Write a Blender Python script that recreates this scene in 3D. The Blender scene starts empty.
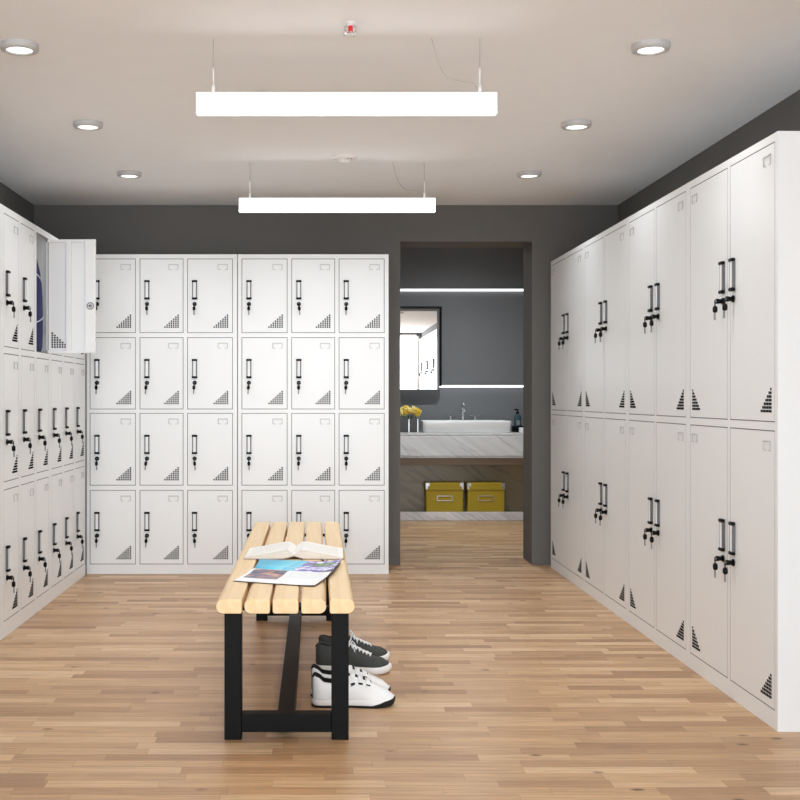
import bpy, bmesh, math, random
from mathutils import Vector, Matrix
random.seed(7)
PI = math.pi
COL = bpy.context.scene.collection
CEIL = 2.357

# ------------------------------------------------------------------ helpers
def tag(o, label=None, cat=None, group=None, kind=None):
    if label: o['label'] = label
    if cat: o['category'] = cat
    if group: o['group'] = group
    if kind: o['kind'] = kind
    return o

def empty(name, loc, rz=0, label=None, cat=None, group=None):
    o = bpy.data.objects.new(name, None); COL.objects.link(o)
    o.location = loc; o.rotation_euler = (0, 0, rz); o.empty_display_size = .1
    return tag(o, label, cat, group)

class MB:
    """collects shapes into ONE mesh"""
    def __init__(s): s.bm = bmesh.new(); s.m = 0
    def _fin(s, faces, smooth=False):
        for f in faces:
            f.material_index = s.m; f.smooth = smooth
    def box(s, x0, x1, y0, y1, z0, z1, bev=0, seg=2):
        b = bmesh.new()
        bmesh.ops.create_cube(b, size=1)
        for v in b.verts:
            v.co = ((x0+x1)/2+v.co.x*(x1-x0), (y0+y1)/2+v.co.y*(y1-y0), (z0+z1)/2+v.co.z*(z1-z0))
        if bev: bmesh.ops.bevel(b, geom=b.edges[:], offset=bev, segments=seg, affect='EDGES', profile=.5)
        s.merge(b); return s
    def merge(s, b, smooth=False, mat=None):
        vm = {}
        for v in b.verts: vm[v] = s.bm.verts.new(mat @ v.co if mat else v.co)
        for f in b.faces:
            try: nf = s.bm.faces.new([vm[v] for v in f.verts])
            except ValueError: continue
            nf.material_index = s.m; nf.smooth = smooth
        b.free()
    def cyl(s, p0, p1, r0, r1=None, n=20, smooth=True, caps=True):
        return s.tube([p0, p1], [r0, r0 if r1 is None else r1], n, smooth, caps)
    def tube(s, pts, r, n=8, smooth=True, caps=True, closed=False):
        pts = [Vector(p) for p in pts]; m = len(pts)
        if not isinstance(r, (list, tuple)): r = [r]*m
        rings = []; up = None
        for i, p in enumerate(pts):
            if closed: t = pts[(i+1) % m]-pts[i-1]
            else: t = pts[min(i+1, m-1)]-pts[max(i-1, 0)]
            t.normalize()
            if up is None:
                up = Vector((0, 0, 1)) if abs(t.z) < .9 else Vector((1, 0, 0))
            a = up-t*up.dot(t); a.normalize(); up = a
            b = t.cross(a)
            rings.append([s.bm.verts.new(p+(a*math.cos(2*PI*k/n)+b*math.sin(2*PI*k/n))*r[i]) for k in range(n)])
        fs = []
        for i in range(m if closed else m-1):
            A, B = rings[i], rings[(i+1) % m]
            for k in range(n):
                fs.append(s.bm.faces.new((A[k], A[(k+1) % n], B[(k+1) % n], B[k])))
        s._fin(fs, smooth)
        if caps and not closed:
            s._fin([s.bm.faces.new(rings[0][::-1]), s.bm.faces.new(rings[-1])], False)
        return s
    def lathe(s, prof, n=32, c=(0, 0, 0), smooth=True):
        rings = []
        for (r, z) in prof:
            rings.append([s.bm.verts.new((c[0]+r*math.cos(2*PI*k/n), c[1]+r*math.sin(2*PI*k/n), c[2]+z)) for k in range(n)] if r > 1e-6
                         else [s.bm.verts.new((c[0], c[1], c[2]+z))])
        fs = []
        for A, B in zip(rings, rings[1:]):
            for k in range(n):
                a, a2 = A[k % len(A)], A[(k+1) % len(A)]
                b, b2 = B[k % len(B)], B[(k+1) % len(B)]
                vs = []
                for v in (a, a2, b2, b):
                    if v not in vs: vs.append(v)
                if len(vs) > 2: fs.append(s.bm.faces.new(vs))
        s._fin(fs, smooth); return s
    def prism(s, prof, y0, y1, smooth=False):
        """prof in (x,z), extruded along y"""
        A = [s.bm.verts.new((x, y0, z)) for x, z in prof]
        B = [s.bm.verts.new((x, y1, z)) for x, z in prof]
        n = len(prof); fs = [s.bm.faces.new((A[k], A[(k+1) % n], B[(k+1) % n], B[k])) for k in range(n)]
        s._fin(fs, smooth)
        s._fin([s.bm.faces.new(A[::-1]), s.bm.faces.new(B)])
        return s
    def grid(s, P, smooth=True, skip=None, uv=False):
        V = [[s.bm.verts.new(p) for p in row] for row in P]
        fs = []
        lay = s.bm.loops.layers.uv.verify() if uv else None
        nu, nv = len(P)-1, len(P[0])-1
        for i in range(nu):
            for j in range(nv):
                if skip and skip(i, j): continue
                f = s.bm.faces.new((V[i][j], V[i+1][j], V[i+1][j+1], V[i][j+1])); fs.append(f)
                if uv:
                    for l, (a, b) in zip(f.loops, ((i, j), (i+1, j), (i+1, j+1), (i, j+1))):
                        l[lay].uv = (a/nu, b/nv)
        s._fin(fs, smooth); return s
    def data(s, name, mats, weld=0, recalc=True):
        if weld: bmesh.ops.remove_doubles(s.bm, verts=s.bm.verts, dist=weld)
        if recalc: bmesh.ops.recalc_face_normals(s.bm, faces=s.bm.faces)
        me = bpy.data.meshes.new(name); s.bm.to_mesh(me); s.bm.free()
        for m in (mats if isinstance(mats, (list, tuple)) else [mats]): me.materials.append(m)
        return me
    def build(s, name, mats, parent=None, loc=None, **kw):
        o = link(name, s.data(name, mats, **kw), parent, loc); return o

def link(name, me, parent=None, loc=None):
    o = bpy.data.objects.new(name, me); COL.objects.link(o)
    if parent: o.parent = parent
    if loc: o.location = loc
    return o

def copy_tree(o, parent=None):
    c = o.copy(); COL.objects.link(c); c.parent = parent
    for ch in list(o.children): copy_tree(ch, c)
    return c

# ------------------------------------------------------------------ materials
def lin(r, g, b):
    f = lambda v: (v/255/12.92) if v/255 <= .04045 else ((v/255+.055)/1.055)**2.4
    return (f(r), f(g), f(b), 1)

def mat(name, col, rough=.5, metal=0, emit=None, estr=0, noise=0, nscale=8, bump=0, coat=0, **kw):
    m = bpy.data.materials.new(name); m.use_nodes = True
    nt = m.node_tree; b = nt.nodes['Principled BSDF']
    b.inputs['Roughness'].default_value = rough; b.inputs['Metallic'].default_value = metal
    b.inputs['Coat Weight'].default_value = coat
    for k, v in kw.items(): b.inputs[k].default_value = v
    c = lin(*col) if max(col) > 1 else (*col, 1)
    tc = nt.nodes.new('ShaderNodeTexCoord')
    n = nt.nodes.new('ShaderNodeTexNoise'); n.inputs['Scale'].default_value = nscale; n.inputs['Detail'].default_value = 4
    nt.links.new(tc.outputs['Object'], n.inputs['Vector'])
    mx = nt.nodes.new('ShaderNodeMix'); mx.data_type = 'RGBA'
    k = noise or .02
    mx.inputs[6].default_value = tuple(v*(1-k) for v in c[:3])+(1,)
    mx.inputs[7].default_value = tuple(min(1, v*(1+k)) for v in c[:3])+(1,)
    nt.links.new(n.outputs['Fac'], mx.inputs[0]); nt.links.new(mx.outputs[2], b.inputs['Base Color'])
    if bump:
        bp = nt.nodes.new('ShaderNodeBump'); bp.inputs['Strength'].default_value = bump; bp.inputs['Distance'].default_value = .002
        n2 = nt.nodes.new('ShaderNodeTexNoise'); n2.inputs['Scale'].default_value = nscale*12
        nt.links.new(tc.outputs['Object'], n2.inputs['Vector']); nt.links.new(n2.outputs['Fac'], bp.inputs['Height'])
        nt.links.new(bp.outputs[0], b.inputs['Normal'])
    if emit:
        b.inputs['Emission Color'].default_value = lin(*emit); b.inputs['Emission Strength'].default_value = estr
    return m

class NT:
    def __init__(s, m):
        s.nt = m.node_tree; s.b = s.nt.nodes['Principled BSDF']
    def n(s, t, **ins):
        nd = s.nt.nodes.new(t)
        return nd
    def l(s, a, b): s.nt.links.new(a, b)
    def math(s, op, a, b=None, c=None):
        nd = s.nt.nodes.new('ShaderNodeMath'); nd.operation = op
        for i, v in enumerate((a, b, c)):
            if v is None: continue
            if isinstance(v, (int, float)): nd.inputs[i].default_value = v
            else: s.l(v, nd.inputs[i])
        return nd.outputs[0]
    def comb(s, x=0, y=0, z=0):
        nd = s.nt.nodes.new('ShaderNodeCombineXYZ')
        for i, v in enumerate((x, y, z)):
            if isinstance(v, (int, float)): nd.inputs[i].default_value = v
            else: s.l(v, nd.inputs[i])
        return nd.outputs[0]
    def white(s, v):
        nd = s.nt.nodes.new('ShaderNodeTexWhiteNoise'); nd.noise_dimensions = '3D'; s.l(v, nd.inputs['Vector']); return nd.outputs['Value']
    def noise(s, v, scale, detail=4, dist=0):
        nd = s.nt.nodes.new('ShaderNodeTexNoise'); nd.inputs['Scale'].default_value = scale
        nd.inputs['Detail'].default_value = detail; nd.inputs['Distortion'].default_value = dist
        s.l(v, nd.inputs['Vector']); return nd.outputs['Fac']
    def vor(s, v, scale, feat='F1'):
        nd = s.nt.nodes.new('ShaderNodeTexVoronoi'); nd.feature = feat; nd.inputs['Scale'].default_value = scale
        s.l(v, nd.inputs['Vector']); return nd
    def ramp(s, f, stops, interp='LINEAR'):
        nd = s.nt.nodes.new('ShaderNodeValToRGB'); cr = nd.color_ramp; cr.interpolation = interp
        while len(cr.elements) < len(stops): cr.elements.new(.5)
        for e, (p, c) in zip(cr.elements, stops): e.position = p; e.color = c
        s.l(f, nd.inputs[0]); return nd.outputs[0]
    def mix(s, f, a, b, mode='MIX'):
        nd = s.nt.nodes.new('ShaderNodeMix'); nd.data_type = 'RGBA'; nd.blend_type = mode
        for sock, v in ((nd.inputs[0], f), (nd.inputs[6], a), (nd.inputs[7], b)):
            if isinstance(v, (int, float, tuple)): sock.default_value = v
            else: s.l(v, sock)
        return nd.outputs[2]

def base_mat(name, rough=.5):
    m = bpy.data.materials.new(name); m.use_nodes = True
    m.node_tree.nodes['Principled BSDF'].inputs['Roughness'].default_value = rough
    return m

def make_floor_mat():
    m = base_mat('oak_strip_floor', .38); t = NT(m)
    tc = t.n('ShaderNodeTexCoord'); sp = t.n('ShaderNodeSeparateXYZ'); t.l(tc.outputs['Object'], sp.inputs[0])
    X, Y = sp.outputs[0], sp.outputs[1]
    ry = t.math('DIVIDE', Y, .060); row = t.math('FLOOR', ry); fy = t.math('FRACT', ry)
    r1 = t.white(t.comb(row, 3.1, 0)); r2 = t.white(t.comb(row, 8.7, 0))
    L = t.math('MULTIPLY_ADD', r2, .24, .27)
    cx = t.math('DIVIDE', t.math('ADD', X, t.math('MULTIPLY', r1, 5.0)), L)
    cx = t.math('ADD', cx, 40.0)
    colm = t.math('FLOOR', cx); fx = t.math('FRACT', cx)
    rnd = t.white(t.comb(row, colm, 1.7)); rnd2 = t.white(t.comb(row, colm, 9.2))
    base = t.ramp(rnd, [(0, lin(168, 128, 92)), (.22, lin(184, 144, 105)), (.55, lin(197, 158, 117)), (.85, lin(207, 170, 130)), (1, lin(216, 182, 143))])
    # long grain
    gv = t.comb(t.math('MULTIPLY_ADD', rnd, 37.0, t.math('MULTIPLY', X, 1.6)), t.math('MULTIPLY_ADD', rnd2, 11.0, t.math('MULTIPLY', Y, 38.0)), 0)
    g = t.noise(gv, 1.5, 6, .6)
    gr = t.ramp(g, [(.3, (.74, .71, .68, 1)), (.5, (.97, .97, .97, 1)), (.75, (1.1, 1.1, 1.1, 1))])
    col = t.mix(.95, base, gr, 'MULTIPLY')
    g2 = t.noise(t.comb(t.math('MULTIPLY', X, 9.0), t.math('MULTIPLY', Y, 160.0), rnd), 1.0, 3)
    col = t.mix(.8, col, t.ramp(g2, [(.35, (.80, .78, .76, 1)), (.6, (1, 1, 1, 1))]), 'MULTIPLY')
    # knots
    v = t.vor(t.comb(t.math('MULTIPLY', X, .8), t.math('MULTIPLY', Y, 1.6), 0), 4.6)
    kn = t.ramp(t.math('ADD', v.outputs['Distance'], t.math('MULTIPLY', t.noise(tc.outputs['Object'], 60, 2), .03)), [(.055, (.25, .18, .12, 1)), (.11, (1, 1, 1, 1))])
    col = t.mix(.9, col, kn, 'MULTIPLY')
    # seams
    ey = t.math('MINIMUM', fy, t.math('SUBTRACT', 1.0, fy))
    ex = t.math('MULTIPLY', t.math('MINIMUM', fx, t.math('SUBTRACT', 1.0, fx)), 7.5)
    e = t.math('MINIMUM', ey, ex)
    sm = t.ramp(e, [(.012, (.72, .70, .68, 1)), (.03, (1, 1, 1, 1))])
    col = t.mix(.8, col, sm, 'MULTIPLY')
    t.l(col, t.b.inputs['Base Color'])
    t.l(t.math('MULTIPLY_ADD', g, .15, .30), t.b.inputs['Roughness'])
    t.b.inputs['Specular IOR Level'].default_value = .4
    return m

def make_marble(name, light, dark, vein, scale=1.0):
    m = base_mat(name, .3); t = NT(m)
    tc = t.n('ShaderNodeTexCoord'); m0 = t.n('ShaderNodeMapping'); t.l(tc.outputs['Object'], m0.inputs[0]); m0.inputs['Rotation'].default_value = (0, math.radians(-32), 0)
    mp = t.n('ShaderNodeMapping'); t.l(m0.outputs[0], mp.inputs[0]); mp.inputs['Scale'].default_value = (.5*scale, 1*scale, 4*scale)
    n1 = t.noise(mp.outputs[0], 2.0, 6, .3); n2 = t.noise(mp.outputs[0], 2.4, 6, .35)
    c = t.mix(t.ramp(n1, [(.35, (0, 0, 0, 1)), (.65, (1, 1, 1, 1))]), lin(*light), lin(*dark))
    v = t.math('ABSOLUTE', t.math('SUBTRACT', n2, .5))
    c = t.mix(t.ramp(v, [(.0, (.6, .6, .6, 1)), (.035, (0, 0, 0, 1))]), c, lin(*vein))
    t.l(c, t.b.inputs['Base Color']); return m

def make_wood(name, c0, c1, rough=.42, axis='Y'):
    m = base_mat(name, rough); t = NT(m)
    tc = t.n('ShaderNodeTexCoord'); mp = t.n('ShaderNodeMapping'); t.l(tc.outputs['Object'], mp.inputs[0])
    mp.inputs['Scale'].default_value = (22, 1.1, 14)
    g = t.noise(mp.outputs[0], 1.6, 6, .8)
    t.l(t.ramp(g, [(.3, lin(*c0)), (.7, lin(*c1))]), t.b.inputs['Base Color']); return m

def make_page(kind):
    m = base_mat('printed_page_'+kind, .35); t = NT(m)
    uv = t.n('ShaderNodeUVMap'); sp = t.n('ShaderNodeSeparateXYZ'); t.l(uv.outputs[0], sp.inputs[0])
    U, V = sp.outputs[0], sp.outputs[1]
    def inside(a, b, c, d):
        r = t.math('MULTIPLY', t.math('GREATER_THAN', U, a), t.math('LESS_THAN', U, b))
        return t.math('MULTIPLY', r, t.math('MULTIPLY', t.math('GREATER_THAN', V, c), t.math('LESS_THAN', V, d)))
    W = lin(238, 238, 240)
    if kind == 'lower':      # v 0 = front edge, 1 = spine
        n = t.noise(uv.outputs[0], 5, 5, 1.5)
        ph = t.ramp(n, [(.3, lin(40, 45, 70)), (.42, lin(90, 100, 130)), (.5, lin(150, 80, 70)), (.58, lin(196, 150, 135)), (.7, lin(225, 225, 235))], 'CONSTANT')
        c = t.mix(inside(.04, .46, .28, .97), W, ph)
        ln = t.math('GREATER_THAN', t.math('FRACT', t.math('MULTIPLY', V, 26.0)), .62)
        wn = t.math('GREATER_THAN', t.noise(t.comb(t.math('MULTIPLY', U, 60.0), t.math('FLOOR', t.math('MULTIPLY', V, 26.0)), 0), 1, 1), .42)
        c = t.mix(t.math('MULTIPLY', t.math('MULTIPLY', t.math('MULTIPLY', ln, wn), .28), inside(.52, .94, .45, .85)), c, lin(120, 120, 130))
    elif kind == 'upper':    # v 0 = spine, 1 = back edge
        c = t.ramp(t.math('ADD', U, t.math('MULTIPLY', V, -.22)), [(-.0, lin(20, 165, 205)), (.16, lin(45, 190, 222)), (.33, lin(130, 218, 238)), (.42, lin(235, 247, 250))])
        dg = t.math('GREATER_THAN', U, t.math('MULTIPLY_ADD', V, .16, .34))
        c = t.mix(t.math('MULTIPLY', dg, .85), c, lin(60, 190, 222))
        v1 = t.vor(uv.outputs[0], 11); 
        fl = t.ramp(v1.outputs['Distance'], [(.0, lin(248, 246, 252)), (.38, lin(225, 222, 244)), (.55, lin(140, 130, 205)), (.8, lin(80, 74, 145))])
        c = t.mix(t.math('GREATER_THAN', U, t.math('MULTIPLY_ADD', V, .1, .5)), c, fl)
        v2 = t.vor(uv.outputs[0], 16)
        gr = t.ramp(v2.outputs['Distance'], [(.0, lin(170, 205, 140)), (.4, lin(90, 140, 60)), (.6, lin(35, 70, 35))])
        d = t.n('ShaderNodeVectorMath'); d.operation = 'DISTANCE'; t.l(uv.outputs[0], d.inputs[0]); d.inputs[1].default_value = (.82, .66, 0)
        c = t.mix(t.math('LESS_THAN', d.outputs['Value'], .15), c, gr)
    else:                    # plain book page with faint text
        ln = t.math('GREATER_THAN', t.math('FRACT', t.math('MULTIPLY', V, 24.0)), .6)
        wn = t.math('GREATER_THAN', t.noise(t.comb(t.math('MULTIPLY', U, 40.0), t.math('FLOOR', t.math('MULTIPLY', V, 24.0)), 0), 1, 1), .42)
        c = t.mix(t.math('MULTIPLY', t.math('MULTIPLY', t.math('MULTIPLY', ln, wn), .3), inside(.12, .9, .12, .88)), lin(238, 234, 228), lin(110, 100, 95))
    t.l(c, t.b.inputs['Base Color']); return m

M = {}
M['locker'] = mat('white_powder_coated_steel', (.80, .805, .81), .32, noise=.01)
M['gap_shade'] = mat('grey_door_gap_shade', (104, 103, 102), .8)  # flat grey standing in for the shade inside door gaps
M['slot'] = mat('light_grey_label_holder', (192, 191, 190), .4)
M['bar'] = mat('pale_grey_handle_bar', (232, 233, 235), .5)
M['keymetal'] = mat('dull_key_metal', (128, 128, 130), .5)
M['grey'] = mat('dark_grey_handle_side', (96, 96, 98), .4)
M['wall'] = mat('dark_grey_wall_paint', (99, 96, 93), .75, noise=.03, nscale=3)
M['washwall'] = mat('washroom_grey_wall_paint', (117, 118, 120), .6, noise=.03, nscale=3)
M['ceil'] = mat('white_ceiling_paint', (.88, .90, .925), .9)
M['floor'] = make_floor_mat()
M['black'] = mat('black_plastic', (6, 6, 7), .45, **{'Specular IOR Level': .15})
M['vent'] = mat('black_vent_mesh', (3, 3, 3), .9, **{'Specular IOR Level': 0.0})
M['silver'] = mat('brushed_silver', (.62, .62, .63), .3, metal=.85)
M['chrome'] = mat('chrome', (.8, .8, .8), .1, metal=1)
M['blacksteel'] = mat('black_powder_coated_steel', (7, 7, 8), .5, **{'Specular IOR Level': .12})
M['pine'] = make_wood('pale_pine', (222, 189, 142), (233, 204, 162))
M['lampbody'] = mat('white_lamp_housing', (.85, .85, .85), .4)
M['lampglow'] = mat('opal_lamp_diffuser', (250, 250, 250), .4, emit=(246, 250, 255), estr=1.3)
M['dlglow'] = mat('downlight_diffuser', (250, 250, 250), .4, emit=(255, 253, 248), estr=.9)
M['dlring'] = mat('satin_white_ring', (.50, .50, .50), .4)
M['led'] = mat('white_led_strip', (250, 250, 250), .4, emit=(250, 252, 255), estr=1.6)
M['wire'] = mat('steel_wire', (.45, .45, .45), .35, metal=.6)
M['cable'] = mat('pale_cable', (176, 168, 162), .5)
M['marble'] = make_marble('white_marble', (228, 227, 226), (206, 204, 204), (176, 174, 176))
M['darkstone'] = make_marble('brown_grey_stone', (156, 141, 114), (138, 124, 100), (104, 93, 76), .8)
M['beam'] = mat('brown_stone_rail', (150, 132, 114), .5, noise=.08)
M['ceramic'] = mat('white_ceramic', (.88, .88, .88), .12, coat=.5)
M['ochre'] = mat('ochre_card', (168, 142, 12), .6, noise=.05)
M['mirror'] = mat('mirror_glass', (.95, .95, .95), .01, metal=1)
M['blackframe'] = mat('black_mirror_frame', (8, 8, 9), .5, **{'Specular IOR Level': .1})
M['whiteleather'] = mat('white_leather', (.84, .84, .84), .42, noise=.02, bump=.1, nscale=30)
M['whiterubber'] = mat('white_rubber', (.82, .81, .80), .5)
M['suede'] = mat('charcoal_suede', (62, 64, 62), .85, noise=.12, nscale=40, bump=.3)
M['blackfabric'] = mat('black_fabric', (16, 16, 17), .9)
M['lace'] = mat('white_cotton_lace', (.85, .85, .85), .8)
M['blue'] = mat('navy_blue_nylon', (14, 20, 84), .7, noise=.1, nscale=14)
M['piping'] = mat('white_piping', (205, 208, 220), .5)
M['yellow'] = mat('yellow_petals', (255, 206, 70), .7, noise=.15, nscale=30)
M['yellow2'] = mat('cream_yellow_petals', (255, 232, 150), .7, noise=.15, nscale=30)
M['stem'] = mat('green_stems', (60, 92, 40), .7)
M['smoke'] = mat('dark_smoked_glass', (48, 40, 36), .35)
M['teal'] = mat('teal_bottle', (44, 78, 84), .15, coat=.5)
M['red'] = mat('red_glass_bulb', (214, 14, 10), .15, coat=.5)
M['green'] = mat('green_indicator', (30, 110, 60), .3)
M['pagelow'] = make_page('lower'); M['pageup'] = make_page('upper'); M['pagebook'] = make_page('book')
M['paperedge'] = mat('page_block_edge', (226, 216, 204), .8, noise=.08, nscale=120)
M['cover'] = mat('dark_magazine_cover', (70, 74, 84), .35)
M['bookcover'] = mat('brown_book_cover', (150, 128, 112), .5)

# ------------------------------------------------------------------ room shell
XL, XR, YB, YR, T = -1.846, 1.977, 7.53, -1.3, .12
YW, WX0, WX1, WC = 10.72, -.35, 2.35, 2.62     # washroom back wall, sides, ceiling
DX0, DX1, DH, DT = .552, 1.414, 2.118, .315   # doorway
def struct(name, mb, m, **kw): return tag(mb.build(name, m, **kw), kind='structure')
struct('floor', MB().box(XL-T, WX1+T, YR-T, YW+T, -.06, 0), M['floor'])
struct('ceiling', MB().box(XL-T, XR+T, YR-T, YB, CEIL, CEIL+.08), M['ceil'])
struct('wall_left', MB().box(XL-T, XL, YR, YB, 0, CEIL), M['wall'])
struct('wall_right', MB().box(XR, XR+T, YR, YB, 0, CEIL), M['wall'])
struct('wall_back', MB().box(XL-T, DX0, YB, YB+DT, 0, WC).box(DX1, WX1+T, YB, YB+DT, 0, WC).box(DX0, DX1, YB, YB+DT, DH, WC), M['wall'])
# rear wall behind the camera; its wide window is added for frontal fill light
wx0, wx1, wz0, wz1 = -1.8, 1.93, .15, 2.33
struct('wall_front', MB().box(XL-T, wx0, YR-T, YR, 0, CEIL).box(wx1, XR+T, YR-T, YR, 0, CEIL)
       .box(wx0, wx1, YR-T, YR, 0, wz0).box(wx0, wx1, YR-T, YR, wz1, CEIL), M['wall'])
wf = MB()
for a in (wx0, wx0+(wx1-wx0)/3-.02, wx0+2*(wx1-wx0)/3-.02, wx1-.04): wf.box(a, a+.04, YR-.08, YR-.03, wz0, wz1)
wf.box(wx0, wx1, YR-.08, YR-.03, wz0, wz0+.04).box(wx0, wx1, YR-.08, YR-.03, wz1-.04, wz1)
struct('added_window_1', wf, M['lampbody'])
struct('wall_washroom_left', MB().box(WX0-T, WX0, YB+DT, YW, 0, WC), M['washwall'])
struct('wall_washroom_right', MB().box(WX1, WX1+T, YB+DT, YW, 0, WC), M['washwall'])
struct('wall_washroom_back', MB().box(WX0-T, WX1+T, YW, YW+T, 0, WC), M['washwall'])
struct('ceiling_washroom', MB().box(WX0-T, WX1+T, YB, YW+T, WC, WC+.08), M['ceil'])

# ------------------------------------------------------------------ lockers
GAP = .004
_mesh = {}
def shared(key, fn):
    if key not in _mesh: _mesh[key] = fn()
    return _mesh[key]

def door_mesh(w, h, side):
    """hinge line at x=0; side +1: door reaches to +x (hinge on its left), -1: to -x"""
    def f():
        b = MB(); g = GAP
        X = lambda a: a*side
        def bx(a, c, y0, y1, z0, z1, bev=0):
            b.box(min(X(a), X(c)), max(X(a), X(c)), y0, y1, z0, z1, bev, 1)
        bx(g, w-g, .0001, .002, g, h-g)
        bx(g, g+.006, .001, .020, g, h-g)                  # hinge flange
        bx(w-g-.056, w-g, .001, .024, g, h-g, .002)             # lock stile
        bx(w-g-.056-.072-.03, w-g-.056-.072, .001, .022, g+.01, h-g-.01, .003)   # stiffening channel
        bx(g, w-g, .001, .020, g, g+.014); bx(g, w-g, .001, .020, h-g-.014, h-g)
        return b.data('locker_door', M['locker'])
    return shared(('door', round(w, 4), round(h, 4), side), f)

def handle_mesh():
    b = MB()
    b.m = 1
    b.box(-.0085, .0085, -.013, -.008, -.05, .05, .002)
    b.m = 0
    for s in (-1, 1):
        z = s*.0535
        b.box(-.017, .017, -.0165, -.0, z-.0065, z+.0065, .004)
    b.m = 2
    b.box(-.0145, -.0085, -.0115, 0, -.048, .048); b.box(.0085, .0145, -.0115, 0, -.048, .048)
    return b.data('handle', [M['black'], M['bar'], M['grey']])
def lock_mesh():
    b = MB()
    b.cyl((0, -.0015, 0), (0, -.006, 0), .013); b.cyl((0, -.006, 0), (0, -.020, 0), .0085); b.cyl((0, -.020, 0), (0, -.029, 0), .0098)
    b.m = 1; b.cyl((0, -.029, 0), (0, -.0295, 0), .004)
    return b.data('lock', [M['black'], M['silver']])
def key_mesh():
    b = MB()
    b.box(-.003, .003, -.0345, -.0315, -.022, .004)
    b.lathe([(0, -.016), (.006, -.018), (.009, -.024), (.009, -.036), (.006, -.042), (0, -.043)], 12, (0, -.0325, 0))
    b.m = 1; b.box(-.0034, .0034, -.0365, -.0315, -.070, -.041)
    return b.data('key', [M['black'], M['keymetal']])
def vent_mesh(side):
    """triangle of punched slots; its upright edge sits on the outer side (side=+1 right)"""
    b = MB(); n = 7
    for i in range(n):
        for j in range(i+1):
            x = (i*.0137-n*.0137)*side; z = j*.0123
            b.box(min(x, x+.0088*side), max(x, x+.0088*side), -.0012, .0032, z, z+.0090)
    return b.data('vent_holes', M['vent'])
def slot_mesh():
    b = MB()
    b.box(-.031, .031, -.004, -.0012, .012, .017, .0007, 1)
    for s in (-1, 1):
        b.box(s*.029-.002, s*.029+.002, -.0045, -.0012, -.016, .016, .0007, 1)
        b.box(s*.02-.009, s*.02+.009, -.004, -.0012, -.018, -.0145, .0007, 1)
    return b.data('label_holder', M['slot'])
def back_lock_mesh():
    b = MB()
    b.tube([(.017*math.cos(a*PI/8), .0215, .017*math.sin(a*PI/8)) for a in range(16)], .0030, 8, closed=True)
    b.cyl((0, .018, 0), (0, .0235, 0), .009); b.box(-.002, .012, .0235, .0255, -.003, .003)
    return b.data('lock_ring', M['keymetal'])

def cabinet(loc, rz, W, H, D, cols, rows, sides, label, group, open_door=None):
    """local frame: x across the front, front face y=0, depth +y. cols=[(x0,x1)], rows=[(z0,z1)], sides[i]=+1 hinge on left"""
    root = empty('locker_cabinet', loc, rz, label, 'locker', group)
    b = MB(); fr = .018; eps = .0018
    xs = [0]+[v for c in cols for v in c]+[W]
    b.box(0+eps, cols[0][0], 0, fr, 0, H); b.box(cols[-1][1], W-eps, 0, fr, 0, H)
    for a, c in zip(cols, cols[1:]): b.box(a[1], c[0], 0, fr, .04, H-.012)
    zs = sorted(rows)
    b.box(.003, W-.003, .0001, fr, 0.0, zs[0][0]); b.box(.003, W-.003, .0001, fr, zs[-1][1], H-.0004)
    for a, c in zip(zs, zs[1:]): b.box(cols[0][0]-.001, W-.004, .0001, fr, a[1], c[0])
    # carcass panels
    b.box(eps, .0035, fr, D, 0, H); b.box(W-.0035, W-eps, fr, D, 0, H)
    b.box(.0025, W-.0025, fr, D, H-.003, H-.0004); b.box(.0025, W-.0025, D-.003, D, 0, H)
    b.box(.0025, W-.0025, fr, D, zs[0][0]-.004, zs[0][0]-.001)
    for a, c in zip(zs, zs[1:]): b.box(.0025, W-.0025, fr, D, a[1]+.004, a[1]+.007); b.box(.0025, W-.0025, fr, D, c[0]-.004, c[0]-.001)
    for a, c in zip(cols, cols[1:]): b.box((a[1]+c[0])/2-.001, (a[1]+c[0])/2+.001, fr, D, zs[0][0], H)
    b.m = 1  # grey strips fill the door gaps as painted shadow lines
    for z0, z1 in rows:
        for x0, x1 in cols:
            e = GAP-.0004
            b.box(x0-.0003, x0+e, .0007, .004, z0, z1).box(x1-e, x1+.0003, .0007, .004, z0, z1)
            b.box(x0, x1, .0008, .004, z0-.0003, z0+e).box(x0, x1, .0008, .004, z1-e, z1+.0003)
    b.build('cabinet_body', [M['locker'], M['gap_shade']], root)
    for ri, (z0, z1) in enumerate(rows):
        for ci, (x0, x1) in enumerate(cols):
            s = sides[ci]; w = x1-x0; h = z1-z0
            d = link('locker_door', door_mesh(w, h, s), root, (x0 if s > 0 else x1, 0, z0))
            tall = h > .8; hx = s*(w-(.040 if tall else .046))
            off = .402 if tall else (.32 if h > .55 else .195)
            hz = h-off
            lk = .147 if tall else (.1 if h > .55 else .085)
            lk = .088
            hd = link('handle', shared('handle', handle_mesh), d, (hx, 0, hz))
            link('lock', shared('lock', lock_mesh), d, (hx, 0, hz-lk))
            k = link('key', shared('key', key_mesh), d, (hx, 0, hz-lk)); k.rotation_euler.y = random.uniform(-.12, .12)
            vs = -1 if s > 0 else 1
            link('vent_holes', shared(('vent', vs), lambda: vent_mesh(vs)), d, (s*.024, 0, .032))
            link('label_holder', shared('slot', slot_mesh), d, (s*.062, 0, h-.052))
            if open_door == (ri, ci):
                d.location.y = .014; d.rotation_euler.z = math.radians(90)
                link('lock_ring', shared('ring', back_lock_mesh), d, (s*(w-.03), .004, hz-lk+.05))
                d['label'] = 'white locker door swung wide open, showing its inner side'
    return root

LH = 1.974
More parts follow.
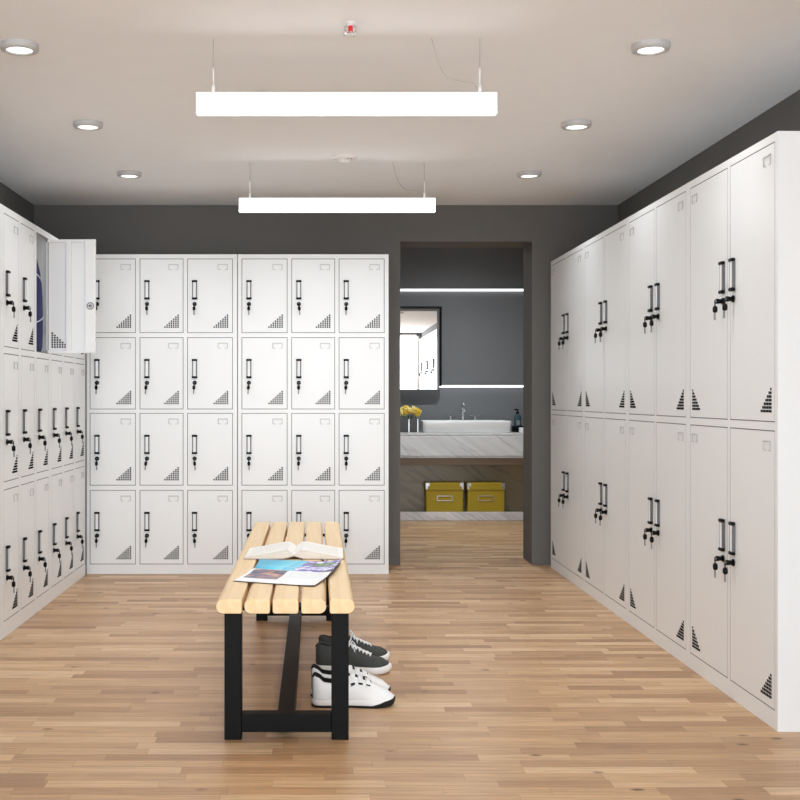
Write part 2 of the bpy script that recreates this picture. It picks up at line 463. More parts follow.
# right row: four two-door units, farthest first
RY0, RW = 3.776, .914
rrows = [(1.016, 1.946), (.062, .989)]
rlab = ['tall white two-by-two locker cabinet at far end of right row, next to the doorway wall',
        'tall white double-door locker cabinet, second from the far end of the right row',
        'tall white double-door locker cabinet in right row, directly behind the nearest one',
        'nearest tall white double-door locker cabinet on the right, its white side panel showing']
for k in range(4):
    yf = RY0+RW*(4-k)
    cabinet((1.517, yf, 0), -PI/2, RW, LH, .455, [(.027, .4515), (.4765, .889)], rrows, [1, -1], rlab[k], 'tall locker cabinets along the right wall')
# left row
lrows = [(1.330, 1.942), (.710, 1.301), (.072, .676)]
LW = .945
lcols = [(.026, .290), (.335-.026+.026-.0, .601-.0), (.645, .915)]
lcols = [(.028, .294), (.335, .601), (.643, .913)]
llab = ['white nine-door locker cabinet on left wall, a thin sliver at the left picture edge',
        'white nine-door locker cabinet on left wall with its top door swung open',
        'white nine-door locker cabinet on left wall, touching the corner beside the back lockers']
for k in range(3):
    cabinet((-1.425, 5.220-LW+LW*k, 0), PI/2, LW-.001, LH, .415, lcols, lrows, [-1, -1, -1], llab[k], 'locker cabinets along the left wall',
            open_door=(0, 2) if k == 1 else None)
# back row
S = 160.8
YK = 7.15
bx = lambda p: (p-316)/S
BH = 1.1+(397-254.3)/S
brows = [(1.1+(397-333)/S, 1.1+(397-258.6)/S), (1.1+(397-409.3)/S, 1.1+(397-337.3)/S),
         (1.1+(397-485.5)/S, 1.1+(397-413)/S), (1.1+(397-564.3)/S, 1.1+(397-490)/S)]
for (u0, u1, cs, lab) in ((86.3, 237.4, ((89.8, 135.8), (139.7, 183.5), (187.3, 232.8)), 'left white twelve-door locker cabinet against the back wall, partly behind the open door'),
                          (237.6, 388.8, ((241.6, 287.5), (291.4, 335.0), (338.8, 384.5)), 'right white twelve-door locker cabinet against the back wall, beside the doorway, behind bench')):
    x0 = bx(u0)
    cabinet((x0, YK, 0), 0, bx(u1)-x0, BH, .37, [(bx(a)-x0, bx(c)-x0) for a, c in cs], brows, [-1]*3, lab, 'locker cabinets against the back wall')

# blue bag in the open locker
bag = empty('sports_bag', (-1.478, 5.990, 1.3305), 0, 'dark blue bag with white piping standing inside the open upper locker on the left', 'bag')
b = MB(); P = []
prof = [(0, 0), (.5, .0), (.82, .008), (.95, .035), (1, .12), (1, .2), (.97, .28), (.88, .36), (.7, .43), (.45, .49), (.18, .525), (.04, .535), (0, .536)]
for r, z in prof:
    P.append([(max(r, .001)*.046*abs(math.cos(a))**.8*math.copysign(1, math.cos(a)), max(r, .001)*.112*abs(math.sin(a))**.8*math.copysign(1, math.sin(a)), z)
              for a in [2*PI*k/28 for k in range(29)]])
b.grid(P); bo = b.build('bag_body', M['blue'], bag, weld=.0004)
for z0, tl in ((.385, .28), (.175, -.28)):
    r = .9 if z0 > .3 else 1.03
    MB().tube([(r*.048*math.cos(a), r*.114*math.sin(a), z0-tl*.12*math.sin(a)*1.0) for a in [2*PI*k/32 for k in range(32)]], .0035, 6, closed=True).build('piping', M['piping'], bo)

# ------------------------------------------------------------------ bench
BX0, BX1, SY0, SY1, ST = -.316, .122, 3.64, 5.90, .460
bench = empty('slatted_bench', (-.097, 4.74, 0), 0, 'long bench with five pale wooden slats on a black steel frame', 'bench')
def slat_profile(w, h, rl, rr):
    pts = []
    for cx, cz, r, a0 in ((w/2-rr, h/2-rr, rr, 0), (-w/2+rl, h/2-rl, rl, 90), (-w/2+rl, -h/2+rl, rl, 180), (w/2-rr, -h/2+rr, rr, 270)):
        for k in range(7):
            a = math.radians(a0+15*k); pts.append((cx+r*math.cos(a), cz+r*math.sin(a)))
    return pts
ed = [(216, 241.8), (244.2, 269.8), (272.6, 298.4), (301.3, 326.2), (329.8, 354.6)]
rd = [(.0215, .006), (.0215, .006), (.008, .008), (.006, .0215), (.006, .0215)]
for (a, c), (rl, rr) in zip(ed, rd):
    xa = (a-316)*SY0/1150; xc = (c-316)*SY0/1150
    MB().prism(slat_profile(xc-xa, .046, rl, rr), -1.1, 1.16).build('seat_slat', M['pine'], bench, ((xa+xc)/2+.097, 0, ST-.023))
for o in bench.children:
    md = o.modifiers.new('b', 'BEVEL'); md.width = .0025; md.segments = 2; md.limit_method = 'ANGLE'; md.angle_limit = math.radians(50)
for yy in (3.688, 5.65):
    for xx in (-.2665, .0775):
        MB().box(-.0275, .0275, 0, .055, 0, ST-.046, .002).build('leg', M['blacksteel'], bench, (xx+.097, yy-4.74, 0))
    MB().box(-.1445+.0, .1445, 0, .05, 0, .058, .002).build('crossbar', M['blacksteel'], bench, (.0025, yy-4.74+.0025, .024))
    MB().box(-.199, .199, 0, .03, 0, .012, .001).build('seat_support', M['blacksteel'], bench, (0, yy-4.74+.018, ST-.048))
MB().box(-.0275, .0275, 3.742-4.74, 5.652-4.74, 0, .055, .002).build('long_rail', M['blacksteel'], bench, (0, 0, .0255))

# open book
def open_book():
    root = empty('open_book', (-.085, 4.67, ST), 0, 'open cream book with curved pages lying on bench beyond the colourful magazine', 'book')
    root.rotation_euler.z = math.radians(-1)
    def top(a):
        pts = [(0, .017), (.012, .028), (.03, .036), (.05, .035), (.08, .029), (.12, .021), (.16, .014), (.195, .008)]
        for (x0, z0), (x1, z1) in zip(pts, pts[1:]):
            if a <= x1+1e-9: t = (a-x0)/(x1-x0); t = t*t*(3-2*t) if x0 < .03 else t; return z0+(z1-z0)*t
        return pts[-1][1]
    N = 26
    for s in (-1, 1):
        xs = [.195*k/N for k in range(N+1)]
        bot = lambda a: .003+.012*max(0, 1-a/.05)**1.5
        bm = MB(); bm.prism([(s*a, top(a)-.0006) for a in xs]+[(s*a, bot(a)) for a in reversed(xs)], -.14, .14)
        o = bm.build('page_block', M['paperedge'], root)
        g = MB(); g.grid([[(s*a, -.14+.28*j/4, top(a)) for j in range(5)] for a in xs], uv=True)
        g.build('page', M['pagebook'], o, recalc=False)
    xs = [.199*k/N for k in range(-N, N+1)]
    cz = lambda a: .0005+.012*max(0, 1-abs(a)/.05)**1.5
    MB().prism([(a, cz(a)+.0022) for a in xs]+[(a, cz(a)) for a in reversed(xs)], -.144, .144).build('cover', M['bookcover'], root)
open_book()
def magazine():
    root = empty('open_magazine', (-.09, 4.2, ST), 0, 'open glossy magazine with cyan and purple flower picture on the near half of bench', 'magazine')
    O = Vector((-.09, 4.2, 0))
    fl, fr_ = Vector((-.287, 3.985, 0)), Vector((-.004, 3.87, 0))
    sl, sr = Vector((-.226, 4.255, 0)), Vector((.064, 4.135, 0))
    bl, br = Vector((-.222, 4.51, 0)), Vector((.098, 4.43, 0))
    def surf(A, B, C, D, lift, n=18, dz=0, spine_at=1):
        P = []
        for i in range(n+1):
            u = i/n; row = []
            for j in range(n+1):
                v = j/n
                p = A.lerp(B, u).lerp(C.lerp(D, u), v)
                d = 1-v if spine_at == 1 else v
                z = .004+.006*math.exp(-((d-.16)/.16)**2)+lift(u, v)+dz
                row.append((p.x-O.x, p.y-O.y, z))
            P.append(row)
        return P
    low = lambda u, v: .009*max(0, (u-.72)/.28)**2*(.35+.65*v)
    upf = lambda u, v: .016*max(0, (u-.72)/.28)**2*(1-.25*v)
    for nm, args, mt, lf, sp in (('lower_page', (fl, fr_, sl, sr), 'pagelow', low, 1), ('upper_page', (sl, sr, bl, br), 'pageup', upf, 0)):
        g = MB(); g.grid(surf(*args, lf, spine_at=sp), uv=True)
        pg = g.build(nm, M[mt], root, recalc=False)
        for k in (1, 2):
            g = MB(); g.grid(surf(*args, lambda u, v: lf(u, v)*(1-.22*k), dz=-.0013*k, spine_at=sp))
            g.build('under_pages' if k == 1 else 'cover', M['paperedge' if k == 1 else 'cover'], pg)
magazine()

# ------------------------------------------------------------------ shoes
def interp(tab, u):
    for (a, x), (c, y) in zip(tab, tab[1:]):
        if u <= c: 
            t = (u-a)/(c-a); return x+(y-x)*(t*t*(3-2*t)*.5+t*.5)
    return tab[-1][1]
WT = [(0, 0), (.015, .36), (.04, .56), (.08, .70), (.15, .77), (.3, .76), (.42, .78), (.58, .92), (.70, 1), (.80, .99), (.88, .88), (.94, .69), (.975, .46), (1, 0)]
def shoe(kind, loc, rz, label, flip=1, L=.285):
    root = empty('sneaker', loc, rz, label, 'shoe', 'pair of %s under the bench' % ('charcoal lace-up sneakers' if kind == 'dark' else 'white strap sneakers'))
    W = .052; zs = .026
    if kind == 'dark':
        HT = [(0, .096), (.03, .107), (.08, .106), (.16, .1), (.28, .1), (.38, .108), (.44, .106), (.55, .091), (.66, .075), (.76, .064), (.88, .058), (.96, .046), (1, .03)]
        OT = [(0, 0), (.02, .3), (.06, .55), (.15, .62), (.28, .58), (.38, .42), (.45, 0), (1, 0)]
    else:
        HT = [(0, .104), (.03, .113), (.07, .106), (.14, .089), (.24, .085), (.33, .093), (.42, .112), (.5, .108), (.6, .098), (.7, .086), (.8, .072), (.9, .058), (.97, .043), (1, .03)]
        OT = [(0, 0), (.02, .3), (.06, .55), (.15, .62), (.28, .6), (.37, .42), (.44, 0), (1, 0)]
    NU = 48
    us = [(1-math.cos(PI*k/NU))/2 for k in range(NU+1)]
    off = lambda u: .006*flip*math.sin(PI*min(1, max(0, (u-.1)/.9)))    # inward curve of the last
    def P(u, sgn, t, grow=0.0, zcut=0.0):
        w = (interp(WT, u)*W+grow) if 0 < u < 1 else max(0, grow); H = interp(HT, u)+grow-zcut; o = interp(OT, u)*W*.75
        o = max(0, min(o, w*.9)) if o > 0 else 0
        c = math.cos(t*PI/2); s_ = math.sin(t*PI/2)
        y = o+(w-o)*(max(c, 0)**.72)
        z = zs-.004+(H-zs+.004)*(s_**1.05)
        if u > .75: # rounder toe
            pass
        return Vector((u*L, sgn*y+off(u), z))
    TN = 12
    def shell(u0, u1, grow, mt, nm, parent, thick=.003, zc=0):
        uu = [u for u in us if u0 <= u <= u1]
        G = []
        for u in uu:
            row = [P(u, 1, k/TN, grow, zc) for k in range(TN+1)]+[P(u, -1, 1-k/TN, grow, zc) for k in range(TN+1)]
            G.append(row)
        b = MB()
        b.grid(G, skip=lambda i, j: j == TN and (interp(OT, uu[i]) > 0 or interp(OT, uu[i+1]) > 0))
        o = b.build(nm, mt, parent, weld=.0004)
        md = o.modifiers.new('s', 'SOLIDIFY'); md.thickness = thick; md.offset = -1
        return o
    um = M['suede'] if kind == 'dark' else M['whiteleather']
    up = shell(0, 1, 0, um, 'upper', root)
    shell(.0, .5, -.0035, M['blackfabric'], 'lining', root, .001, -.001 if kind == 'white' else 0)
    # insole
    pts = [(u*L, off(u)+sg*max(interp(WT, u)*W-.005, 0)) for sg, seq in ((1, us[2:-2]), (-1, us[-3:1:-1])) for u in seq]
    b = MB(); vs = [b.bm.verts.new((x, y, zs+.004)) for x, y in pts]; b.bm.faces.new(vs)
    b.build('insole', M['blackfabric'], root)
    # collar roll
    ring = []
    for sg, seq in ((1, [u for u in us if .004 < u < .43]), (-1, [u for u in us if .004 < u < .43][::-1])):
        for u in seq: ring.append(P(u, sg, 1, 0)+Vector((0, 0, -.001)))
    MB().tube(ring, .0042, 8, closed=True).build('collar', um if kind == 'dark' else M['blackfabric'], root)
    # sole
    def outline(g, u0=0, u1=1):
        ss = [u for u in us if u0 <= u <= u1]
        r = []
        for sg, seq in ((1, ss), (-1, ss[::-1])):
            for u in seq:
                w = interp(WT, u)*W; nx = (u-.5)*2
                r.append((u*L+g*nx*abs(nx)**3*1.2, off(u)+sg*(w+g*min(1, w/.02))))
        out = []
        for p in r:
            if not out or (abs(p[0]-out[-1][0])+abs(p[1]-out[-1][1])) > 1e-5: out.append(p)
        return out
    def slab(levels, mt, nm, u0=0, u1=1, ramp=0):
        b = MB(); rings = []
        for g, z in levels:
            ol = outline(g, u0, u1)
            rings.append([b.bm.verts.new((x, y, (z if not ramp else .004+(z-.004)*min(1, max(0, (x/L-u0)/ramp))+.0002)+.010*max(0, (x/L-.8)/.2)**2*(1 if z < .03 else .6))) for x, y in ol])
        n = len(rings[0]); fs = []
        for A, B in zip(rings, rings[1:]):
            for k in range(n): fs.append(b.bm.faces.new((A[k], A[(k+1) % n], B[(k+1) % n], B[k])))
        for f in fs: f.smooth = True
        b.bm.faces.new(rings[0][::-1]); b.bm.faces.new(rings[-1])
        return b.build(nm, mt, root)
    if kind == 'dark':
        slab([(.001, 0), (.004, .003), (.005, .012), (.004, .024), (.0, .028)], M['whiterubber'], 'sole')
        tongue_m = M['suede']
    else:
        slab([(.001, .005), (.003, .008), (.003, .022), (.0, .027)], M['whiterubber'], 'sole')
        slab([(.001, 0), (.0035, .002), (.004, .007), (.003, .009)], M['blackfabric'], 'outsole')
        # black toe guard
        slab([(.002, .004), (.0052, .008), (.0050, .019), (.003, .022)], M['blackfabric'], 'toe_guard', .68, 1, .2)
        tongue_m = M['blackfabric']
    def across(u, y, lift):   # point on top of the upper at lateral offset y
        w = max(interp(WT, u)*W, 1e-4); o = interp(OT, u)*W*.75
        q = min(1, max(0, (abs(y)-o)/(w-o)))
        c = q**(1/.72); t = math.acos(min(1, c))/(PI/2)
        p = P(u, 1 if y >= 0 else -1, t, lift); 
        return Vector((p.x, y+off(u), p.z))
    # tongue
    G = [[across(u, y, .0012)+Vector((-.004*(.52-u)*10*(1 if u < .47 else 0), 0, .05*max(0, .47-u))) for y in [-.017+.034*k/8 for k in range(9)]] for u in [.39+.33*i/14 for i in range(15)]]
    tg = MB().grid(G).build('tongue', tongue_m, root); md = tg.modifiers.new('s', 'SOLIDIFY'); md.thickness = .003
    if kind == 'white':
        for u0 in (.49, .585, .68):
            G = [[across(u, y, .0042) for y in [-.036+.070*k/16 for k in range(17)]] for u in [u0-.030+.060*i/5 for i in range(6)]]
            st = MB().grid(G).build('strap', M['whiteleather'], root); md = st.modifiers.new('s', 'SOLIDIFY'); md.thickness = .0028
            G = [[across(u, -.0368+.003*k, .0046) for k in range(2)] for u in [u0-.026+.052*i/5 for i in range(6)]]
            tb = MB().grid(G).build('strap_edge', M['blackfabric'], st); md = tb.modifiers.new('s', 'SOLIDIFY'); md.thickness = .0012
    else:
        rows = [.45+.048*k for k in range(7)]
        b = MB()
        for k, u in enumerate(rows):
            b.tube([across(u, y, .004) for y in [-.021+.042*j/8 for j in range(9)]], .0026, 6)
            if k < len(rows)-1:
                for sg in (-1, 1):
                    b.tube([across(u+(rows[k+1]-u)*j/8, sg*(-.021+.042*j/8), .0055) for j in range(9)], .0026, 6)
        c = across(.45, 0, .008)
        for sg in (-1, 1):
            b.tube([c+Vector((.004*math.sin(a), sg*.020*(1-math.cos(a))*.9, .010*math.sin(a)+.002)) for a in [PI*j/8 for j in range(9)]], .0024, 6)
            b.tube([c, c+Vector((.01, sg*.015, .004)), c+Vector((.02, sg*.026, -.012)), c+Vector((.026, sg*.033, -.03))], .0022, 6)
        b.build('laces', M['lace'], root)
    return root
shoe('white', (-.012, 4.105, 0), math.radians(1), 'white strap sneaker nearest the camera, right of the front bench leg', 1, .290)
shoe('white', (-.016, 4.232, 0), math.radians(2), 'white strap sneaker just behind the nearer white one', -1, .286)
shoe('dark', (.0, 4.635, 0), math.radians(-9), 'charcoal lace-up sneaker directly behind the white pair', 1, .300)
shoe('dark', (.012, 4.775, 0), math.radians(5), 'farther charcoal lace-up sneaker, mostly hidden behind its mate', -1, .292)

# ------------------------------------------------------------------ ceiling fittings
def pendant(y, label):
    cx = .113 if y > 6 else .107; z0, z1 = 2.090, 2.164; hl = .5245; d = .036
    root = empty('linear_pendant_lamp', (cx, y, z0), 0, label, 'lamp', 'long linear lamps hanging from the ceiling')
    MB().box(-hl, hl, -d/2+.004, d/2, .006, z1-z0, .002).build('housing', M['lampbody'], root)
    MB().box(-hl, hl, -d/2, -d/2+.004, .001, z1-z0-.001).box(-hl+.001, hl-.001, -d/2, d/2, 0, .006).build('diffuser', M['lampglow'], root)
    al = bpy.data.lights.new('lamp_tube', 'AREA'); al.shape = 'RECTANGLE'; al.size = 1.04; al.size_y = .034; al.energy = 6.6; al.color = (.92, .975, 1)
    ao = bpy.data.objects.new('lamp_tube', al); COL.objects.link(ao); ao.parent = root; ao.location = (0, 0, -.001)
    for s in (-1, 1):
        MB().cyl((0, 0, 0), (0, 0, .030), .0065, n=12).cyl((0, 0, .03), (0, 0, .09), .0032, .0028, n=10).build('wire_grip', M['lampbody'], root, (s*.467, 0, z1-z0-.001))
        MB().cyl((0, 0, 0), (0, 0, CEIL-z1-.088), .0009, n=6).build('suspension_wire', M['wire'], root, (s*.467, 0, z1-z0+.088))
    pts = [Vector(p) for p in ((.298, 0, CEIL-z0), (.305, -.01, .235), (.318, -.01, .19), (.335, -.01, .15), (.365, -.01, .122), (.40, -.01, .113), (.435, -.01, .110), (.455, -.006, .1), (.461, 0, .083))]
    sm = []
    for i in range(len(pts)-1):
        p0, p1, p2, p3 = pts[max(i-1, 0)], pts[i], pts[i+1], pts[min(i+2, len(pts)-1)]
        for k in range(5):
            t = k/5; sm.append(.5*((2*p1)+(p2-p0)*t+(2*p0-5*p1+4*p2-p3)*t*t+(3*p1-p0-3*p2+p3)*t**3))
    MB().tube(sm+[pts[-1]], .0012, 6).build('power_cable', M['cable'], root)
pendant(4.03, 'nearer long white linear lamp hanging from the ceiling, larger in view')
pendant(6.16, 'farther long white linear lamp hanging closer to the back wall')
pendant(1.94, 'added long white linear lamp near the camera, out of frame, for more light')  # extra lamp continuing the row out of view, added for its light

def bulb(root, z, power, name='downlight_bulb'):
    l = bpy.data.lights.new(name, 'SPOT'); l.energy = power; l.spot_size = math.radians(165); l.spot_blend = 1; l.shadow_soft_size = .045; l.color = (.91, .97, 1)
    o = bpy.data.objects.new(name, l); COL.objects.link(o); o.parent = root; o.location = (0, 0, z)
def downlight(x, y, label):
    root = empty('downlight', (x, y, CEIL), 0, label, 'ceiling light', 'round surface-mounted downlights')
    MB().lathe([(.068, 0), (.068, -.014), (.065, -.022), (.054, -.0245), (.048, -.0235), (.047, -.018), (.047, -.012), (0, -.012)], 40).build('trim_ring', M['dlring'], root)
    MB().lathe([(.0468, -.019), (.03, -.0215), (0, -.0225)], 40).build('diffuser', M['dlglow'], root)
    bulb(root, -.03, 13.5)
for x, sx in ((-1.045, 'left'), (1.193, 'right')):
    for y, w in ((4.10, 'nearest'), (5.27, 'middle'), (6.44, 'farthest')):
        downlight(x-(.012 if y < 5 and x < 0 else 0), y, 'round downlight, %s of the three on the %s side of the ceiling' % (w, sx))

# sprinkler
sp = empty('fire_sprinkler', (.116, 3.86, CEIL), 0, 'small chrome fire sprinkler with red bulb on the ceiling before the near lamp', 'sprinkler')
MB().lathe([(.016, 0), (.016, -.002), (.013, -.003), (.009, -.004), (.009, -.012), (0, -.012)], 24).build('ceiling_plate', M['lampbody'], sp)
b = MB()
for s in (-1, 1):
    b.tube([(s*.008, 0, -.008), (s*.019, 0, -.014), (s*.021, 0, -.022), (s*.012, 0, -.034), (s*.002, 0, -.038)], .0022, 8)
b.build('yoke', M['chrome'], sp)
MB().lathe([(0, -.006), (.007, -.007), (.008, -.010), (.008, -.030), (.006, -.034), (0, -.036)], 16).build('glass_bulb', M['red'], sp)
b = MB()
for k in range(12):
    a = 2*PI*k/12; d = Vector((math.cos(a), math.sin(a), 0)); q = Vector((-math.sin(a), math.cos(a), 0))
    b.tube([Vector((0, 0, -.039)), d*.012+Vector((0, 0, -.04)), d*.024+Vector((0, 0, -.038))], [.0015, .0022, .0032], 6)
b.lathe([(0, -.037), (.012, -.038), (.012, -.040), (0, -.041)], 16)
b.build('deflector', M['chrome'], sp)
# smoke detector
sd = empty('smoke_detector', (.148, 6.02, CEIL), 0, 'round white smoke detector on the ceiling above the farther lamp', 'smoke detector')
MB().lathe([(.068, 0), (.068, -.005), (.060, -.010), (.038, -.012), (.034, -.022), (.028, -.028), (0, -.029)], 36).build('housing', M['lampbody'], sd)
MB().cyl((.018, -.030, -.015), (.018, -.036, -.016), .0035, n=10).build('indicator', M['green'], sd)
e = MB().cyl((.034, -.024, -.011), (.034, -.026, -.015), .0035, n=10).build('indicator', M['red'], sd)

# ------------------------------------------------------------------ washroom
van = empty('washroom_vanity', (1.0, 10.46, 0), 0, 'marble vanity counter on the washroom back wall seen through the doorway', 'vanity')
vx0, vx1 = WX0-1.0+.002, WX1-1.0-.002
MB().box(vx0, vx1, -.252, .255, .562, .778, .003).box(vx0, vx1, -.262, .255, .575, .752, .004).box(vx0, vx1, -.258, .256, .760, .7805, .003).box(vx0, vx1, -.258, .256, .559, .568, .003).build('marble_countertop', M['marble'], van)
MB().box(vx0, vx1, -.10, .255, .487, .5595, .002).build('lower_rail', M['beam'], van)
MB().box(vx0, vx1, -.010, .0, .058, .488).build('back_panel', M['darkstone'], van)
MB().box(vx0, vx1, -.256, -.236, .003, .08, .003).box(vx0, vx1, -.24, .256, .003, .058, .002).box(vx0, vx1, -.245, .25, 0, .01).build('base_shelf', M['marble'], van)
# basin
bs = empty('wash_basin', (1.347, 10.43, .7805), 0, 'white rectangular vessel basin on the marble counter', 'basin')
def rrect(w, d, r, n=8, ):
    out = []
    for cx, cy, a0 in ((w-r, d-r, 0), (-w+r, d-r, 90), (-w+r, -d+r, 180), (w-r, -d+r, 270)):
        for k in range(n+1):
            a = math.radians(a0+90*k/n); out.append((cx+r*math.cos(a), cy+r*math.sin(a)))
    return out
b = MB(); rings = []
for w, d, r, z in ((.380, .178, .03, 0), (.390, .187, .04, .01), (.397, .195, .03, .09), (.397, .195, .03, .104), (.393, .190, .028, .108), (.384, .178, .025, .105), (.38, .17, .04, .08), (.36, .15, .04, .03), (.1, .05, .02, .02)):
    rings.append([(x, y, z) for x, y in rrect(w, d, r)]); rings[-1].append(rings[-1][0])
b.grid(rings); b.bm.faces.new([v for v in b.bm.verts][:36][::-1])
b.build('bowl', M['ceramic'], bs, weld=.0003)
MB().lathe([(0, .0235), (.02, .0235), (.022, .02), (.022, .015)], 20).build('drain', M['chrome'], bs)
# faucet set
fc = empty('basin_faucet', (1.362, 10.665, .7805), 0, 'chrome deck faucet with tall spout and two cross handles behind basin', 'faucet')
def arcp(): return [(0, 0, .0)]+[(0, 0, .17)]+[(0, -.05+.05*math.cos(a), .20+.05*math.sin(a)) for a in [PI*k/10 for k in range(10)]]+[(0, -.1, .18)]
MB().lathe([(.026, 0), (.026, .008), (.016, .016), (.015, .15), (.018, .155), (.018, .165), (.012, .17)], 20).tube(arcp(), .012, 12).build('spout', M['chrome'], fc)
MB().lathe([(.006, .24), (.008, .25), (.005, .26), (.008, .268), (0, .275)], 14).build('finial', M['chrome'], fc)
for s in (-1, 1):
    MB().lathe([(.024, 0), (.024, .008), (.012, .02), (.010, .13), (.014, .14), (.014, .152), (0, .158)], 18, (0, 0, 0)).cyl((-.046, 0, .146), (.046, 0, .146), .0068, n=10).cyl((0, -.042, .146), (0, .042, .146), .0058, n=10).build('cross_handle', M['chrome'], fc, (s*.112, 0, 0))
# vase with yellow flowers
vs = empty('flower_vase', (.84, 10.45, .7805), 0, 'dark square glass vase of yellow flowers on the counter, left of basin', 'flowers')
b = MB().box(-.088, .088, -.07, .07, 0, .02, .003)
for a, c in ((-.088, -.080), (.080, .088)): b.box(a, c, -.07, .07, .01, .118, .002)
b.box(-.088, .088, .063, .07, .01, .118, .002).box(-.088, .088, -.07, -.064, .01, .118, .002)
b.build('vase', M['smoke'], vs)
MB().box(-.006, .004, -.073, -.069, .0, .12, .001).box(.074, .084, -.073, -.069, 0, .12, .001).build('silver_strip', M['silver'], vs)
rs = random.Random(3)
b = MB()
for k in range(14):
    a = rs.uniform(0, 2*PI); q = rs.uniform(0, .06)
    b.tube([(q*math.cos(a)*.6, q*math.sin(a)*.6, .02), (q*math.cos(a), q*math.sin(a)*.8, .10), (q*1.4*math.cos(a), q*math.sin(a), .15)], .003, 6)
b.build('stems', M['stem'], vs)
for k in range(17):
    fx = -.085+.19*((k*.618) % 1); fy = -.05+.09*((k*.37) % 1); fz = .145+.075*(1-((fx-.005)/.12)**2)*rs.uniform(.35, 1)
    b = MB()
    for ring, (n, rad, up, sz) in enumerate(((7, .026, .0, .019), (6, .017, .013, .016), (3, .007, .022, .013))):
        for j in range(n):
            a = 2*PI*j/n+ring*.4
            q = bmesh.new(); bmesh.ops.create_icosphere(q, subdivisions=1, radius=1)
            mt = Matrix.Translation((rad*math.cos(a), rad*math.sin(a), up)) @ Matrix.Rotation(a, 4, 'Z') @ Matrix.Rotation(-.7+.2*ring, 4, 'Y') @ Matrix.Diagonal((sz, sz*.75, sz*.28, 1))
            b.merge(q, True, mt)
    o = b.build('flower_head', M['yellow' if k % 2 else 'yellow2'], vs, (fx, fy, fz))
    o.rotation_euler = (rs.uniform(.1, 1.0), rs.uniform(-.6, .6), rs.uniform(0, 6))
# tray, soap bottle, tumbler
tr = tag(MB().box(-.11, .11, -.07, .07, 0, .012, .003).box(-.11, .11, -.07, -.062, .0, .055, .003).box(-.11, .11, .062, .07, 0, .055, .003).box(-.11, -.102, -.07, .07, 0, .055, .003).box(.102, .11, -.07, .07, 0, .055, .003)
         .build('counter_tray', M['blackframe'], None, (1.90, 10.45, .7805)), 'black tray on the marble counter at the right of basin', 'tray')
tb = empty('soap_bottle', (1.835, 10.47, .793), 0, 'teal soap bottle standing in the black tray beside basin', 'bottle')
MB().lathe([(.0, 0), (.030, 0), (.034, .006), (.034, .125), (.028, .14), (.013, .148), (.013, .156), (0, .156)], 24).build('bottle_body', M['teal'], tb)
MB().cyl((0, 0, .156), (0, 0, .172), .014).cyl((0, 0, .172), (0, 0, .19), .005).box(-.03, .008, -.007, .007, .186, .198, .002).build('pump', M['blackframe'], tb)
MB().box(-.016, .016, -.0352, -.032, .05, .095).build('bottle_label', M['silver'], tb)
tag(MB().box(-.068, .068, -.03, .03, 0, .045, .008).build('folded_towel', M['whiterubber'], None, (1.895, 10.338, .7805)), 'small white folded towel on the counter in front of the black tray', 'towel')
# storage boxes
def sbox(x, label):
    r = empty('storage_box', (x, 10.335, .0585), 0, label, 'box', 'ochre storage boxes on the vanity shelf')
    bd = MB().box(-.163, .163, -.105, .105, 0, .235, .002).build('box_body', M['ochre'], r)
    lid = MB().box(-.168, .168, -.111, .111, .215, .276, .002).build('lid', M['ochre'], r)
    for sx in (-1, 1):
        b = MB(); x0 = sx*.1695
        b.box(min(x0, x0-sx*.036), max(x0, x0-sx*.036), -.1135, -.1105, .247, .2775, .001).box(min(x0, x0-sx*.018), max(x0, x0-sx*.018), -.1135, -.1105, .221, .253, .001)
        b.box(min(x0, x0-sx*.003), max(x0, x0-sx*.003), -.1135, -.08, .236, .2775).box(min(x0, x0-sx*.036), max(x0, x0-sx*.036), -.1135, -.08, .2755, .2780)
        b.build('metal_corner', M['silver'], lid)
    b = MB(); w, h, z = .07, .024, .140
    b.box(-w, w, -.110, -.105, z+h-.006, z+h, .001).box(-w, w, -.110, -.105, z-h, z-h+.006, .001).box(-w, -w+.006, -.110, -.105, z-h, z+h, .001).box(w-.006, w, -.110, -.105, z-h, z+h, .001)
    b.build('label_frame', M['silver'], bd)
sbox(1.145, 'ochre yellow storage box with metal corners, left one on the shelf')
sbox(1.513, 'ochre yellow storage box with metal corners, right one on the shelf')
# mirror cabinet
mr = empty('wall_mirror', (.72, YW, 1.17), 0, 'rectangular black-framed mirror on the washroom wall above the counter', 'mirror')
MB().box(-.44, .440, -.12, -.002, .03, .765, .002).build('mirror_frame', M['blackframe'], mr)
MB().box(-.44, .416, -.009, 0, 0, .75, .001).build('mirror_pane', M['mirror'], mr, (0, -.1215, 0)).rotation_euler.z = -.0035
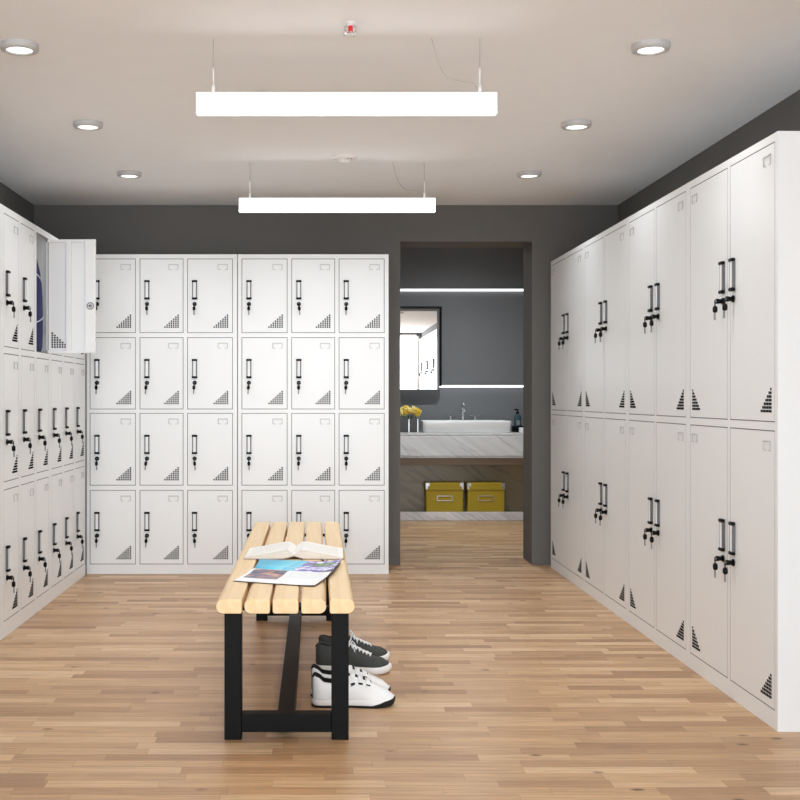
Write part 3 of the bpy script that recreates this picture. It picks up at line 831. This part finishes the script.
# led strips
def led(z, lab):
    r = empty('led_strip', (1.0, YW, z), 0, lab, 'light', 'led strips on the washroom wall')
    MB().box(vx0, vx1, -.022, -.0, .009, .022).build('channel', M['washwall'], r)
    MB().box(vx0, vx1, -.022, -.002, -.009, .009, .002).build('diffuser', M['led'], r)
led(2.096, 'upper white led strip across the washroom back wall')
led(1.200, 'lower white led strip across the washroom back wall beside mirror')
wl = empty('added_washroom_downlight', (1.2, 9.3, WC), 0, 'added round washroom ceiling light, out of frame, brightening the basin', 'ceiling light')  # unseen lamp added to light the basin and washroom
MB().lathe([(.09, 0), (.09, -.014), (.08, -.021), (.066, -.018), (.066, -.012), (0, -.012)], 32).build('trim_ring', M['dlring'], wl)
MB().lathe([(.0658, -.015), (.03, -.0195), (0, -.0205)], 32).build('diffuser', mat('added_washroom_diffuser', (250, 250, 250), .4, emit=(255, 252, 248), estr=6), wl)
bulb(wl, -.03, 120)

# ------------------------------------------------------------------ light + camera
w = bpy.data.worlds.new('sky'); bpy.context.scene.world = w; w.use_nodes = True
bg = w.node_tree.nodes['Background']; bg.inputs[0].default_value = (.86, .94, 1, 1); bg.inputs[1].default_value = 6.4
al = bpy.data.lights.new('added_window_portal', 'AREA'); al.shape = 'RECTANGLE'; al.size = wx1-wx0; al.size_y = wz1-wz0
al.cycles.is_portal = True  # guides sky light through the added rear window
ao = bpy.data.objects.new('added_window_portal', al); COL.objects.link(ao); ao.location = ((wx0+wx1)/2, YR-.1, (wz0+wz1)/2); ao.rotation_euler = (PI/2, 0, 0)

sl = bpy.data.lights.new('added_sun', 'SUN'); sl.energy = 5; sl.angle = math.radians(3); sl.color = (.93, .97, 1)  # added so light bounces off the unseen floor onto the ceiling
so = bpy.data.objects.new('added_sun', sl); COL.objects.link(so); so.rotation_euler = (math.radians(58), 0, math.radians(8))

cam = bpy.data.cameras.new('camera'); cam.lens = 51.75; cam.sensor_width = 36; cam.shift_x = .105; cam.shift_y = -.00375
cam.clip_start = .05
co = bpy.data.objects.new('camera', cam); COL.objects.link(co); co.location = (0, 0, 1.1); co.rotation_euler = (PI/2, 0, 0)
sc = bpy.context.scene; sc.camera = co
sc.view_settings.view_transform = 'Standard'; sc.view_settings.look = 'None'; sc.view_settings.gamma = 1
sc.view_settings.exposure = .54
sc.cycles.max_bounces = 10; sc.cycles.diffuse_bounces = 6
